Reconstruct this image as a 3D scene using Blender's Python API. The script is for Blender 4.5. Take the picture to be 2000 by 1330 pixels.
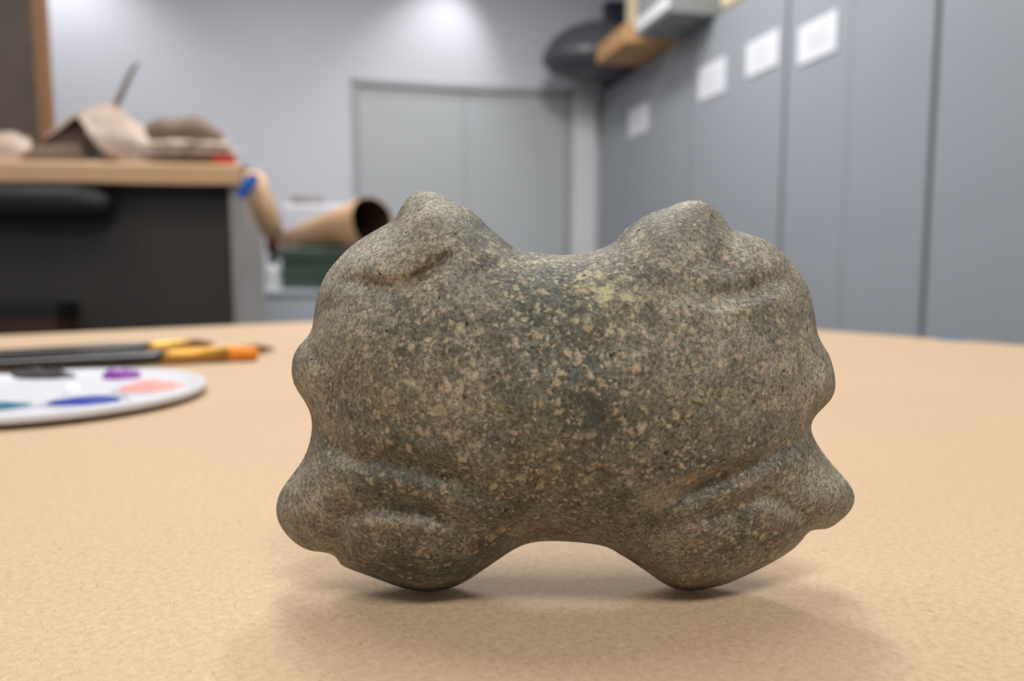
import bpy, bmesh, math, random
import numpy as np
from mathutils import Vector, noise, Matrix

random.seed(7)
np.random.seed(7)
for o in list(bpy.data.objects):
    bpy.data.objects.remove(o)
C = bpy.context.scene.collection
SC = bpy.context.scene

# ------------------------------------------------------------------ camera
FPX = 1450.0                      # focal length in pixels of the 2000x1330 frame
TILT = math.radians(5.71)         # camera looks slightly down
TABLE_Z = 0.75
CAM_Z = 0.82
cam_d = bpy.data.cameras.new('camera')
cam = bpy.data.objects.new('camera', cam_d)
C.objects.link(cam)
cam.location = (0, 0, CAM_Z)
cam.rotation_euler = (math.pi / 2 - TILT, 0, 0)
cam_d.sensor_width = 36.0
cam_d.lens = FPX * 36.0 / 2000.0
cam_d.clip_start = 0.01
cam_d.clip_end = 50
cam_d.dof.use_dof = True
cam_d.dof.focus_distance = 0.146
cam_d.dof.aperture_fstop = 11.0
SC.camera = cam

# ------------------------------------------------------------------ light
ROOM = math.radians(13.2)         # the room's depth axis points 13 degrees left of the camera
def RM(u, v, z):
    return Vector((u * math.cos(ROOM) - v * math.sin(ROOM), u * math.sin(ROOM) + v * math.cos(ROOM), z))

world = bpy.data.worlds.new('world')
SC.world = world
world.use_nodes = True
world.node_tree.nodes['Background'].inputs[0].default_value = (0.92, 0.96, 1.0, 1)
world.node_tree.nodes['Background'].inputs[1].default_value = 0.30

def area(name, u, v, z, sx, sy, power, color=(1, 0.98, 0.95), tilt=0):
    l = bpy.data.lights.new(name, 'AREA')
    l.shape = 'RECTANGLE'
    l.size = sx
    l.size_y = sy
    l.energy = power
    l.color = color
    o = bpy.data.objects.new(name, l)
    C.objects.link(o)
    o.location = RM(u, v, z)
    o.rotation_euler = (tilt, 0, ROOM)
    return o

def spot(name, u, v, z, tu, tv, tz, power, deg, blend=0.6, color=(1, 0.98, 0.96)):
    l = bpy.data.lights.new(name, 'SPOT')
    l.energy = power
    l.spot_size = math.radians(deg)
    l.spot_blend = blend
    l.shadow_soft_size = 0.05
    l.color = color
    o = bpy.data.objects.new(name, l)
    C.objects.link(o)
    o.location = RM(u, v, z)
    d = RM(tu, tv, tz) - o.location
    o.rotation_euler = d.to_track_quat('-Z', 'Y').to_euler()
    return o

COOL = (1.0, 0.985, 0.97)
area('ceiling_area_light', 0.15, 0.70, 2.93, 0.3, 1.2, 27, COOL)
area('ceiling_area_light', 0.85, 2.7, 2.93, 0.3, 1.2, 52, COOL)
area('ceiling_area_light', -0.5, 3.3, 2.93, 1.2, 0.3, 22, COOL)  # extra unseen light, added to brighten the back wall and door
area('ceiling_area_light', -1.5, 1.6, 2.93, 0.3, 1.2, 20, COOL)
area('ceiling_area_light', 0.1, -1.2, 2.93, 1.2, 0.3, 50, COOL)
spot('wall_washer_lamp', 0.88, 4.74, 2.95, 0.60, 5.17, 1.9, 30, 75, 0.9, (0.97, 0.98, 1.0))
spot('wall_washer_lamp', -1.66, 4.70, 2.95, -1.45, 5.17, 1.6, 38, 95, 0.9, (0.97, 0.98, 1.0))

SC.view_settings.view_transform = 'Standard'
SC.view_settings.look = 'None'
SC.view_settings.gamma = 1.0
SC.view_settings.use_curve_mapping = False
SC.view_settings.exposure = -0.10

# ------------------------------------------------------------------ helpers
def ray(px, py):
    x = (px - 1000) / FPX
    y = (665 - py) / FPX
    return Vector((x, math.cos(TILT) + y * math.sin(TILT), -math.sin(TILT) + y * math.cos(TILT)))
EYE = Vector((0, 0, CAM_Z))
def on_y(px, py, Y):
    d = ray(px, py)
    return EYE + d * (Y / d.y)
def on_z(px, py, Z):
    d = ray(px, py)
    return EYE + d * ((Z - CAM_Z) / d.z)

def tag(o, label=None, cat=None, group=None, kind=None):
    if label: o['label'] = label
    if cat: o['category'] = cat
    if group: o['group'] = group
    if kind: o['kind'] = kind
    return o

def empty(name, loc=(0, 0, 0), rz=0.0):
    o = bpy.data.objects.new(name, None)
    o.empty_display_size = 0.02
    C.objects.link(o)
    o.location = loc
    o.rotation_euler = (0, 0, rz)
    return o

def link(name, me, mat, parent=None, loc=None, rot=None, smooth=False):
    o = bpy.data.objects.new(name, me)
    C.objects.link(o)
    if mat: me.materials.append(mat) if not me.materials else None
    if parent: o.parent = parent
    if loc is not None: o.location = loc
    if rot is not None: o.rotation_euler = rot
    if smooth:
        for p in me.polygons: p.use_smooth = True
    return o

def pyd(name, v, f):
    me = bpy.data.meshes.new(name)
    me.from_pydata([tuple(map(float, q)) for q in v], [], f)
    me.update()
    return me

def bm_mesh(bm, name='mesh'):
    me = bpy.data.meshes.new(name)
    bmesh.ops.recalc_face_normals(bm, faces=bm.faces)
    bm.to_mesh(me)
    bm.free()
    return me

def add_box(bm, x0, x1, y0, y1, z0, z1, bevel=0.0, seg=2):
    b2 = bmesh.new()
    r = bmesh.ops.create_cube(b2, size=1)
    for v in b2.verts:
        v.co = Vector(((x0 + x1) / 2 + v.co.x * (x1 - x0), (y0 + y1) / 2 + v.co.y * (y1 - y0), (z0 + z1) / 2 + v.co.z * (z1 - z0)))
    if bevel > 0:
        bmesh.ops.bevel(b2, geom=list(b2.edges), offset=bevel, segments=seg, profile=0.5, affect='EDGES')
    me = bpy.data.meshes.new('t')
    b2.to_mesh(me); b2.free()
    bm.from_mesh(me)
    bpy.data.meshes.remove(me)

def box(x0, x1, y0, y1, z0, z1, bevel=0.0, seg=2):
    bm = bmesh.new()
    add_box(bm, x0, x1, y0, y1, z0, z1, bevel, seg)
    return bm_mesh(bm)

def lathe(profile, segs=32, closed_top=True, closed_bottom=True):
    v, f = [], []
    n = len(profile)
    for r, z in profile:
        for k in range(segs):
            a = 2 * math.pi * k / segs
            v.append((r * math.cos(a), r * math.sin(a), z))
    for i in range(n - 1):
        for k in range(segs):
            k2 = (k + 1) % segs
            f.append((i * segs + k, i * segs + k2, (i + 1) * segs + k2, (i + 1) * segs + k))
    if closed_bottom: f.append(tuple(range(segs))[::-1])
    if closed_top: f.append(tuple((n - 1) * segs + k for k in range(segs)))
    return pyd('lathe', v, f)

def tube(pts, radii, segs=20, flat=None):
    """swept tube through points; flat = optional list of (side, up) factors"""
    pts = [Vector(p) for p in pts]
    v, f = [], []
    for i, p in enumerate(pts):
        a = pts[max(0, i - 1)]; b = pts[min(len(pts) - 1, i + 1)]
        t = (b - a).normalized()
        up = Vector((0, 0, 1)) if abs(t.z) < 0.95 else Vector((0, 1, 0))
        s = t.cross(up).normalized(); w = s.cross(t)
        fs, fu = flat[i] if flat else (1, 1)
        for k in range(segs):
            an = 2 * math.pi * k / segs
            v.append(p + s * (math.cos(an) * radii[i] * fs) + w * (math.sin(an) * radii[i] * fu))
    for i in range(len(pts) - 1):
        for k in range(segs):
            k2 = (k + 1) % segs
            f.append((i * segs + k, i * segs + k2, (i + 1) * segs + k2, (i + 1) * segs + k))
    f.append(tuple(range(segs))[::-1])
    f.append(tuple((len(pts) - 1) * segs + k for k in range(segs)))
    return pyd('tube', v, f)

def sheet(P, th):
    """thin solid from a grid of points P[nu, nv, 3]"""
    P = np.asarray(P, float)
    nu, nv = P.shape[:2]
    du = np.gradient(P, axis=0); dv = np.gradient(P, axis=1)
    N = np.cross(du, dv)
    N /= (np.linalg.norm(N, axis=2, keepdims=True) + 1e-12)
    A = (P + N * th / 2).reshape(-1, 3); B = (P - N * th / 2).reshape(-1, 3)
    v = np.vstack([A, B]); M = nu * nv
    f = []
    for i in range(nu - 1):
        for j in range(nv - 1):
            a = i * nv + j
            f.append((a, a + nv, a + nv + 1, a + 1))
            f.append((M + a, M + a + 1, M + a + nv + 1, M + a + nv))
    ring = [i * nv for i in range(nu)] + [(nu - 1) * nv + j for j in range(1, nv)] + [i * nv + nv - 1 for i in range(nu - 2, -1, -1)] + [j for j in range(nv - 2, 0, -1)]
    for k in range(len(ring)):
        a, b = ring[k], ring[(k + 1) % len(ring)]
        f.append((b, a, M + a, M + b))
    return pyd('sheet', v, f)

def cat(P, n):
    """resample a polyline of any-dimensional points with Catmull-Rom"""
    P = np.asarray(P, float)
    m = len(P)
    if m == 2:
        t = np.linspace(0, 1, n)[:, None]
        return P[0] * (1 - t) + P[1] * t
    E_ = np.vstack([2 * P[0] - P[1], P, 2 * P[-1] - P[-2]])
    out = []
    for s in np.linspace(0, m - 1, n):
        i = min(int(s), m - 2); t = s - i
        a, b, c, d = E_[i], E_[i + 1], E_[i + 2], E_[i + 3]
        out.append(0.5 * ((2 * b) + (c - a) * t + (2 * a - 5 * b + 4 * c - d) * t * t + (3 * b - a - 3 * c + d) * t ** 3))
    return np.array(out)

def loft(rows, nu, nv, crumple=0.0, freq=12.0, seed=0):
    rr = np.array([cat(r, nv) for r in rows])
    G = np.array([cat(rr[:, j], nu) for j in range(nv)]).transpose(1, 0, 2)
    if crumple:
        for i in range(G.shape[0]):
            for j in range(G.shape[1]):
                p = Vector(G[i, j]) * freq + Vector((seed * 3.1, seed * 1.7, seed * 0.3))
                nz = noise.noise_vector(p)
                # creased crumple: absolute value keeps sharp fold lines
                G[i, j] += np.array((nz.x * 0.6, nz.y * 0.6, abs(nz.z) * 1.2 - 0.3)) * crumple
    return G

# ------------------------------------------------------------------ materials
def newmat(name):
    m = bpy.data.materials.new(name)
    m.use_nodes = True
    nt = m.node_tree
    return m, nt, nt.nodes['Principled BSDF']

def srgb(r, g, b):
    def c(x):
        x /= 255.0
        return x / 12.92 if x <= 0.04045 else ((x + 0.055) / 1.055) ** 2.4
    return (c(r), c(g), c(b), 1)

def plain(name, col, rough=0.6, var=0.08, scale=6.0, metal=0.0, bump=0.0, bscale=60.0, coat=0.0, transm=0.0):
    m, nt, p = newmat(name)
    p.inputs['Roughness'].default_value = rough
    p.inputs['Metallic'].default_value = metal
    if coat: p.inputs['Coat Weight'].default_value = coat
    if transm: p.inputs['Transmission Weight'].default_value = transm
    tc = nt.nodes.new('ShaderNodeTexCoord')
    n = nt.nodes.new('ShaderNodeTexNoise')
    n.inputs['Scale'].default_value = scale
    n.inputs['Detail'].default_value = 4
    nt.links.new(tc.outputs['Object'], n.inputs['Vector'])
    mx = nt.nodes.new('ShaderNodeMix'); mx.data_type = 'RGBA'
    mx.inputs[6].default_value = tuple(c * (1 - var) for c in col[:3]) + (1,)
    mx.inputs[7].default_value = tuple(min(1, c * (1 + var)) for c in col[:3]) + (1,)
    nt.links.new(n.outputs['Fac'], mx.inputs[0])
    nt.links.new(mx.outputs[2], p.inputs['Base Color'])
    if bump:
        n2 = nt.nodes.new('ShaderNodeTexNoise')
        n2.inputs['Scale'].default_value = bscale
        n2.inputs['Detail'].default_value = 3
        nt.links.new(tc.outputs['Object'], n2.inputs['Vector'])
        b = nt.nodes.new('ShaderNodeBump')
        b.inputs['Strength'].default_value = bump
        b.inputs['Distance'].default_value = 0.01
        nt.links.new(n2.outputs['Fac'], b.inputs['Height'])
        nt.links.new(b.outputs['Normal'], p.inputs['Normal'])
    return m

class NT:
    """tiny node-graph helper"""
    def __init__(s, nt): s.nt = nt
    def node(s, t, **kw):
        n = s.nt.nodes.new(t)
        for k, v in kw.items(): setattr(n, k, v)
        return n
    def val(s, sock, v):
        if hasattr(v, 'is_linked') or isinstance(v, bpy.types.NodeSocket): s.nt.links.new(v, sock)
        else: sock.default_value = v
    def math(s, op, a, b=None, clamp=False):
        n = s.node('ShaderNodeMath', operation=op); n.use_clamp = clamp
        s.val(n.inputs[0], a)
        if b is not None: s.val(n.inputs[1], b)
        return n.outputs[0]
    def mix(s, f, a, b, mode='MIX'):
        n = s.node('ShaderNodeMix', data_type='RGBA'); n.blend_type = mode
        s.val(n.inputs[0], f); s.val(n.inputs[6], a); s.val(n.inputs[7], b)
        return n.outputs[2]
    def noise(s, vec, scale, detail=4, rough=0.55, out='Fac', dist=0.0):
        n = s.node('ShaderNodeTexNoise')
        s.val(n.inputs['Vector'], vec); n.inputs['Scale'].default_value = scale
        n.inputs['Detail'].default_value = detail; n.inputs['Roughness'].default_value = rough
        n.inputs['Distortion'].default_value = dist
        return n.outputs[out]
    def ramp(s, f, lo, hi, a=0.0, b=1.0):
        n = s.node('ShaderNodeMapRange'); n.interpolation_type = 'SMOOTHSTEP'
        s.val(n.inputs[0], f); n.inputs[1].default_value = lo; n.inputs[2].default_value = hi
        n.inputs[3].default_value = a; n.inputs[4].default_value = b
        return n.outputs[0]
    def voro(s, vec, scale, out='Distance', rnd=1.0):
        n = s.node('ShaderNodeTexVoronoi')
        s.val(n.inputs['Vector'], vec); n.inputs['Scale'].default_value = scale
        n.inputs['Randomness'].default_value = rnd
        return n
    def mapping(s, vec, scale=(1, 1, 1), rot=(0, 0, 0), loc=(0, 0, 0)):
        n = s.node('ShaderNodeMapping')
        s.val(n.inputs['Vector'], vec)
        n.inputs['Scale'].default_value = scale; n.inputs['Rotation'].default_value = rot; n.inputs['Location'].default_value = loc
        return n.outputs[0]

def kraft_mat(name, col, fine=True):
    m, nt, p = newmat(name)
    g = NT(nt)
    tc = g.node('ShaderNodeTexCoord').outputs['Object']
    c = g.mix(g.noise(tc, 9, 4), tuple(x * 0.93 for x in col[:3]) + (1,), tuple(min(1, x * 1.06) for x in col[:3]) + (1,))
    h = g.noise(tc, 30, 3)
    if fine:
        cl = g.noise(tc, 620, 5, 0.65)                         # cloudy pulp
        c = g.mix(g.ramp(cl, 0.3, 0.72), g.mix(1.0, c, (0.87, 0.84, 0.80, 1), 'MULTIPLY'), g.mix(1.0, c, (1.05, 1.05, 1.06, 1), 'MULTIPLY'))
        for k, (rot, sc, lo, hi, tint) in enumerate([(0.3, 380, 0.64, 0.76, (0.70, 0.62, 0.54, 1)), (1.5, 420, 0.66, 0.78, (0.72, 0.64, 0.56, 1)),
                                                   (2.5, 460, 0.62, 0.75, (1.14, 1.15, 1.17, 1)), (0.9, 520, 0.63, 0.76, (1.12, 1.13, 1.15, 1))]):
            v = g.mapping(tc, (1, 0.13, 1), (0, 0, rot), (k * 0.37, 0, 0))
            v2 = g.node('ShaderNodeVectorMath', operation='ADD')
            nt.links.new(v, v2.inputs[0])
            dn = g.noise(tc, 320, 1, out='Color')
            sc_ = g.node('ShaderNodeVectorMath', operation='SCALE'); nt.links.new(dn, sc_.inputs[0]); sc_.inputs['Scale'].default_value = 0.0016
            nt.links.new(sc_.outputs[0], v2.inputs[1])
            fb = g.ramp(g.noise(v2.outputs[0], sc * 7.5, 2, 0.5), lo - 0.03, hi - 0.02)
            c = g.mix(g.math('MULTIPLY', fb, 0.75), c, g.mix(1.0, c, tint, 'MULTIPLY'))
        # sparse dark bark flecks
        v = g.mapping(tc, (1, 0.22, 1), (0, 0, 1.2))
        vo = g.voro(v, 520)
        fl = g.math('MULTIPLY', g.ramp(vo.outputs['Distance'], 0.05, 0.13, 1, 0), g.ramp(g.noise(vo.outputs['Position'], 900, 0), 0.70, 0.72))
        c = g.mix(g.math('MULTIPLY', fl, 0.6), c, (0.10, 0.055, 0.03, 1))
        h = g.math('ADD', g.math('MULTIPLY', cl, 0.7), g.noise(tc, 900, 3))
    nt.links.new(c, p.inputs['Base Color'])
    p.inputs['Roughness'].default_value = 0.62
    b = g.node('ShaderNodeBump')
    b.inputs['Strength'].default_value = 0.25
    b.inputs['Distance'].default_value = 0.0004 if fine else 0.004
    nt.links.new(h, b.inputs['Height'])
    nt.links.new(b.outputs['Normal'], p.inputs['Normal'])
    return m

def stone_mat():
    m, nt, p = newmat('stone')
    g = NT(nt)
    tc = g.node('ShaderNodeTexCoord').outputs['Object']
    def attr(n):
        a = g.node('ShaderNodeAttribute'); a.attribute_name = n
        return a.outputs['Fac']
    warp = g.node('ShaderNodeVectorMath', operation='SCALE')
    nt.links.new(g.noise(tc, 420, 3, out='Color'), warp.inputs[0]); warp.inputs['Scale'].default_value = 0.0030
    wv = g.node('ShaderNodeVectorMath', operation='ADD')
    nt.links.new(tc, wv.inputs[0]); nt.links.new(warp.outputs[0], wv.inputs[1])
    wv = wv.outputs[0]
    big = g.noise(tc, 38, 4, 0.6)
    mid = g.noise(tc, 170, 6, 0.7)
    grain = g.noise(tc, 1300, 4, 0.75)
    grain2 = g.noise(tc, 3600, 2, 0.6)
    dark = srgb(90, 91, 83); lite = srgb(138, 132, 120); brown = srgb(126, 114, 94)
    c = g.mix(g.ramp(big, 0.32, 0.68), dark, lite)
    c = g.mix(g.math('MULTIPLY', g.ramp(g.noise(tc, 55, 3), 0.5, 0.7), 0.6), c, brown)
    c = g.mix(attr('green'), c, srgb(84, 87, 77))
    c = g.mix(attr('pale'), c, srgb(168, 163, 153))
    c = g.mix(g.ramp(mid, 0.3, 0.7), g.mix(1.0, c, (0.62, 0.63, 0.60, 1), 'MULTIPLY'), g.mix(1.0, c, (1.28, 1.25, 1.18, 1), 'MULTIPLY'))
    c = g.mix(g.ramp(grain, 0.36, 0.64), g.mix(1.0, c, (0.50, 0.50, 0.48, 1), 'MULTIPLY'), g.mix(1.0, c, (1.42, 1.40, 1.36, 1), 'MULTIPLY'))
    c = g.mix(g.ramp(grain2, 0.35, 0.65), g.mix(1.0, c, (0.74, 0.74, 0.74, 1), 'MULTIPLY'), g.mix(1.0, c, (1.22, 1.22, 1.22, 1), 'MULTIPLY'))
    # tan / pinkish mineral flecks of three sizes with ragged edges
    rag = g.math('MULTIPLY', g.math('SUBTRACT', g.noise(tc, 1500, 3, 0.7), 0.5), 0.55)
    for sc, lo, hi, thr in ((520, 0.18, 0.46, 0.40), (900, 0.18, 0.46, 0.42), (340, 0.12, 0.38, 0.60)):
        vo = g.voro(wv, sc)
        rnd = g.node('ShaderNodeSeparateColor'); nt.links.new(vo.outputs['Color'], rnd.inputs[0])
        dens = g.math('ADD', g.math('ADD', rnd.outputs[0], g.math('ADD', g.math('MULTIPLY', attr('fleck'), 0.45), g.math('MULTIPLY', attr('crust'), 0.35))), g.math('MULTIPLY', g.math('SUBTRACT', g.noise(tc, 60, 2), 0.5), 0.7))
        on = g.ramp(dens, thr + 0.26, thr + 0.44)
        sh = g.ramp(g.math('ADD', vo.outputs['Distance'], rag), lo, hi, 1, 0)
        k = g.math('MULTIPLY', on, sh)
        fc = g.mix(rnd.outputs[1], srgb(196, 178, 146), srgb(184, 174, 138))
        fc = g.mix(g.math('MULTIPLY', g.ramp(rnd.outputs[2], 0.6, 0.85), 0.8), fc, srgb(198, 170, 150))
        fc = g.mix(g.ramp(grain, 0.35, 0.65), g.mix(1.0, fc, (0.62, 0.60, 0.56, 1), 'MULTIPLY'), fc)
        c = g.mix(g.math('MULTIPLY', k, 0.74), c, fc)
    # yellow-green crust patches
    ly = g.ramp(g.math('ADD', g.noise(wv, 420, 6, 0.75), g.math('MULTIPLY', attr('crust'), 0.25)), 0.68, 0.82)
    c = g.mix(g.math('MULTIPLY', ly, 0.85), c, g.mix(grain, srgb(152, 143, 106), srgb(206, 196, 156)))
    lo_ = g.ramp(g.math('ADD', g.noise(wv, 300, 6, 0.75), g.math('MULTIPLY', attr('ochre'), 0.24)), 0.64, 0.84)
    c = g.mix(g.math('MULTIPLY', lo_, 0.7), c, g.mix(grain, srgb(122, 104, 78), srgb(182, 160, 130)))
    # dark stains and pits
    st = g.ramp(g.math('ADD', g.noise(wv, 260, 5, 0.75), g.math('MULTIPLY', attr('stain'), 0.30)), 0.62, 0.80)
    c = g.mix(g.math('MULTIPLY', st, 0.75), c, srgb(58, 60, 54))
    vp = g.voro(wv, 420)
    sp = g.node('ShaderNodeSeparateColor'); nt.links.new(vp.outputs['Color'], sp.inputs[0])
    pit = g.math('MULTIPLY', g.ramp(sp.outputs[0], 0.84, 0.87), g.ramp(vp.outputs['Distance'], 0.08, 0.20, 1, 0))
    c = g.mix(g.math('MULTIPLY', pit, 0.9), c, srgb(30, 28, 26))
    # thin scratch running across the middle
    nt.links.new(c, p.inputs['Base Color'])
    p.inputs['Roughness'].default_value = 0.62
    p.inputs['Specular IOR Level'].default_value = 0.35
    h = g.math('ADD', g.math('MULTIPLY', mid, 0.9), g.math('MULTIPLY', grain, 0.45))
    h = g.math('SUBTRACT', h, g.math('MULTIPLY', pit, 0.8))
    b = g.node('ShaderNodeBump')
    b.inputs['Strength'].default_value = 0.55
    b.inputs['Distance'].default_value = 0.0011
    nt.links.new(h, b.inputs['Height'])
    nt.links.new(b.outputs['Normal'], p.inputs['Normal'])
    return m

M = {}
M['wall'] = plain('wall_paint', (0.68, 0.685, 0.74, 1), 0.5, 0.02, 1.5, bump=0.05, bscale=40)
M['ceiling'] = plain('ceiling_paint', (0.75, 0.75, 0.75, 1), 0.8, 0.02)
M['floor'] = plain('floor_vinyl', (0.13, 0.125, 0.12, 1), 0.4, 0.1, 5)
M['door'] = plain('door_paint', (0.50, 0.525, 0.54, 1), 0.42, 0.03, 2)
M['frame'] = plain('door_frame_paint', (0.40, 0.415, 0.425, 1), 0.45, 0.03, 2)
M['jamb'] = plain('pale_trim_paint', (0.78, 0.79, 0.79, 1), 0.45, 0.03, 2)
M['metal'] = plain('cabinet_enamel', (0.32, 0.345, 0.38, 1), 0.36, 0.03, 3)
M['metal_dark'] = plain('cabinet_carcass', (0.11, 0.12, 0.135, 1), 0.4, 0.05, 3)
M['paper'] = plain('white_paper', (0.76, 0.76, 0.82, 1), 0.7, 0.02, 10)
M['print'] = plain('grey_print', (0.62, 0.62, 0.66, 1), 0.7, 0.05, 20)
M['kraft'] = kraft_mat('kraft_paper_fibres', srgb(202, 174, 141))
M['kraft_far'] = kraft_mat('kraft_paper', srgb(212, 172, 130), False)
M['kraft_crumple'] = kraft_mat('crumpled_packing_paper', srgb(196, 175, 158), False)
M['kraft_brown'] = kraft_mat('brown_packing_paper', srgb(120, 98, 78), False)
M['wood'] = plain('wood_frame', srgb(150, 112, 78), 0.55, 0.15, 14)
M['board'] = plain('grey_brown_board', srgb(96, 86, 78), 0.8, 0.35, 10)
M['dark'] = plain('charcoal_panel', (0.046, 0.041, 0.036, 1), 0.6, 0.1)
M['black'] = plain('black_plastic', (0.007, 0.007, 0.007, 1), 0.5, 0.1)
M['rustbrown'] = plain('dark_red_brown', (0.05, 0.018, 0.01, 1), 0.6, 0.2)
M['panel_grey'] = plain('grey_side_panel', (0.33, 0.315, 0.305, 1), 0.5, 0.04)
M['blue_tape'] = plain('blue_tape', srgb(10, 96, 190), 0.55, 0.05)
M['red'] = plain('red_plastic', srgb(205, 50, 44), 0.5, 0.06)
M['navy'] = plain('navy_plastic', srgb(42, 46, 66), 0.5, 0.1)
M['green'] = plain('dark_green_plastic', srgb(74, 92, 80), 0.5, 0.06)
M['bluegrey'] = plain('blue_grey_enamel', (0.62, 0.67, 0.73, 1), 0.45, 0.03)
M['white'] = plain('white_plastic', (0.80, 0.80, 0.81, 1), 0.35, 0.02)
M['palette'] = plain('palette_white_plastic', (0.66, 0.66, 0.71, 1), 0.42, 0.01)
M['dome'] = plain('dark_grey_shade', (0.08, 0.088, 0.10, 1), 0.35, 0.08)
M['card'] = plain('cardboard', srgb(206, 160, 112), 0.8, 0.08, 10)
M['cream'] = plain('cream_foam', srgb(240, 226, 190), 0.7, 0.05)
M['greybox'] = plain('grey_tray_plastic', (0.28, 0.29, 0.29, 1), 0.5, 0.05)
M['redbrown'] = plain('red_brown_cap', (0.09, 0.02, 0.008, 1), 0.45, 0.1)
M['greybrown'] = plain('grey_brown_lid', srgb(150, 140, 138), 0.6, 0.05)
M['gold'] = plain('brass_ferrule', srgb(222, 180, 90), 0.42, 0.05, metal=1.0)
M['copper'] = plain('copper_ferrule', srgb(196, 150, 74), 0.5, 0.05, metal=1.0)
M['handle'] = plain('black_lacquer', (0.012, 0.012, 0.016, 1), 0.25, 0.1, coat=0.4)
M['orange'] = plain('orange_bristle', srgb(240, 140, 20), 0.6, 0.15, 60)
M['brown_hair'] = plain('brown_bristle', srgb(120, 78, 50), 0.7, 0.2, 60)
def paint(name, col):
    m = plain(name, col, 0.35, 0.06, 40, bump=0.1, bscale=80)
    m.node_tree.nodes['Principled BSDF'].inputs['Specular IOR Level'].default_value = 0.2
    return m
M['p_blue'] = paint('paint_blue', srgb(24, 50, 150))
M['p_teal'] = paint('paint_teal', srgb(14, 104, 128))
M['p_pink'] = paint('paint_peach_pink', srgb(240, 160, 150))
M['p_purple'] = paint('paint_purple', srgb(134, 62, 160))
M['p_black'] = paint('paint_black', srgb(44, 42, 44))
M['p_white'] = paint('paint_white', srgb(238, 240, 246))
M['kraft_hollow_shade'] = kraft_mat('brown_hollow_shade', srgb(72, 48, 34), False)  # brown darkened to put the shade of paper hollows into the colour
M['stone'] = stone_mat()

# ------------------------------------------------------------------ the room
YB = 5.17      # back wall
UW = 1.85      # cabinet fronts
def struct(name, me, mat, parent=None, loc=(0, 0, 0), rz=ROOM):
    o = link(name, me, mat, parent)
    if not parent:
        o.location = loc; o.rotation_euler = (0, 0, rz)
        o['kind'] = 'structure'
    return o
U0, U1, V0, H = -3.2, 2.36, -2.6, 3.0
struct('floor', box(U0, U1, V0, YB + 0.1, -0.08, 0.0), M['floor'])
struct('ceiling', box(U0, U1, V0, YB + 0.1, H, H + 0.08), M['ceiling'])
struct('wall_right', box(U1, U1 + 0.1, V0, YB + 0.1, -0.08, H), M['wall'])
struct('wall_left', box(U0 - 0.1, U0, V0, YB + 0.1, -0.08, H), M['wall'])
D0, D1, DH = 0.12, 1.648, 2.06
bm = bmesh.new()
add_box(bm, U0, D0, YB, YB + 0.1, 0, H)
add_box(bm, D0, D1, YB, YB + 0.1, DH, H)
add_box(bm, D1, U1, YB, YB + 0.1, 0, H)
struct('wall_back', bm_mesh(bm), M['wall'])
# double door, set a little back in its opening
door = tag(empty('door_1', RM((D0 + D1) / 2, YB, 0), ROOM), kind='structure')
hw = (D1 - D0) / 2
bm = bmesh.new()
add_box(bm, -hw, -hw + 0.035, -0.012, 0.09, 0, DH, 0.003)
add_box(bm, hw - 0.035, hw, -0.012, 0.09, 0, DH, 0.003)
add_box(bm, -hw, hw, -0.012, 0.09, DH - 0.04, DH, 0.003)
link('door_frame', bm_mesh(bm), M['frame'], door)
leaf = box(-hw + 0.037, -0.0015, 0.02, 0.06, 0.008, DH - 0.043, 0.002)
l1 = link('door_leaf', leaf, M['door'], door)
l2 = link('door_leaf', leaf, M['door'], door, loc=(hw - 0.037 + 0.0015, 0, 0))
hd = tube([(-0.05, 0.02, 1.0), (-0.05, -0.03, 1.0), (-0.15, -0.03, 1.0)], [0.011, 0.011, 0.010], 12)
link('door_handle', hd, M['frame'], l1)
# pale corner trim between door and the cabinets
struct('trim_1', box(D1 + 0.012, UW - 0.02, YB - 0.03, YB, 0, DH - 0.02, 0.006), M['jamb'])
struct('baseboard_back', box(U0, D0 - 0.01, YB - 0.015, YB, 0, 0.1, 0.003), M['dark'])

# ------------------------------------------------------------------ tall cabinets on the right
CH = 2.055
seams = [5.12, 4.70, 3.735, 2.862, 2.045, 1.22]
cab_labels = [
    'narrow grey metal cabinet tucked in the corner beside the double door',
    'tall grey metal cabinet carrying the farthest and smallest white notice',
    'tall grey metal cabinet with two white notices on its doors',
    'tall grey metal cabinet carrying the largest, nearest white notice',
    'tall grey metal cabinet at the right edge without any notice']
for i in range(5):
    v1, v0 = seams[i], seams[i + 1]
    w = v1 - v0
    c = tag(empty('metal_cabinet', RM(UW, (v0 + v1) / 2, 0), ROOM), cab_labels[i], 'cabinet', 'row of grey metal cabinets')
    g = 0.011
    link('cabinet_body', box(0.026, 0.46, -w / 2 + 0.003, w / 2 - 0.003, 0.07, CH, 0.004), M['metal_dark'], c)
    link('plinth', box(0.05, 0.45, -w / 2 + 0.004, w / 2 - 0.004, 0, 0.07), M['metal_dark'], c)
    if i == 0:
        link('cabinet_door', box(0, 0.026, -w / 2 + g, w / 2 - g, 0.08, CH - 0.012, 0.003), M['metal'], c)
    else:
        link('cabinet_door', box(0, 0.026, -w / 2 + g, -0.0015, 0.08, CH - 0.012, 0.003), M['metal'], c)
        link('cabinet_door', box(0, 0.026, 0.0015, w / 2 - g, 0.08, CH - 0.012, 0.003), M['metal'], c)

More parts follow.
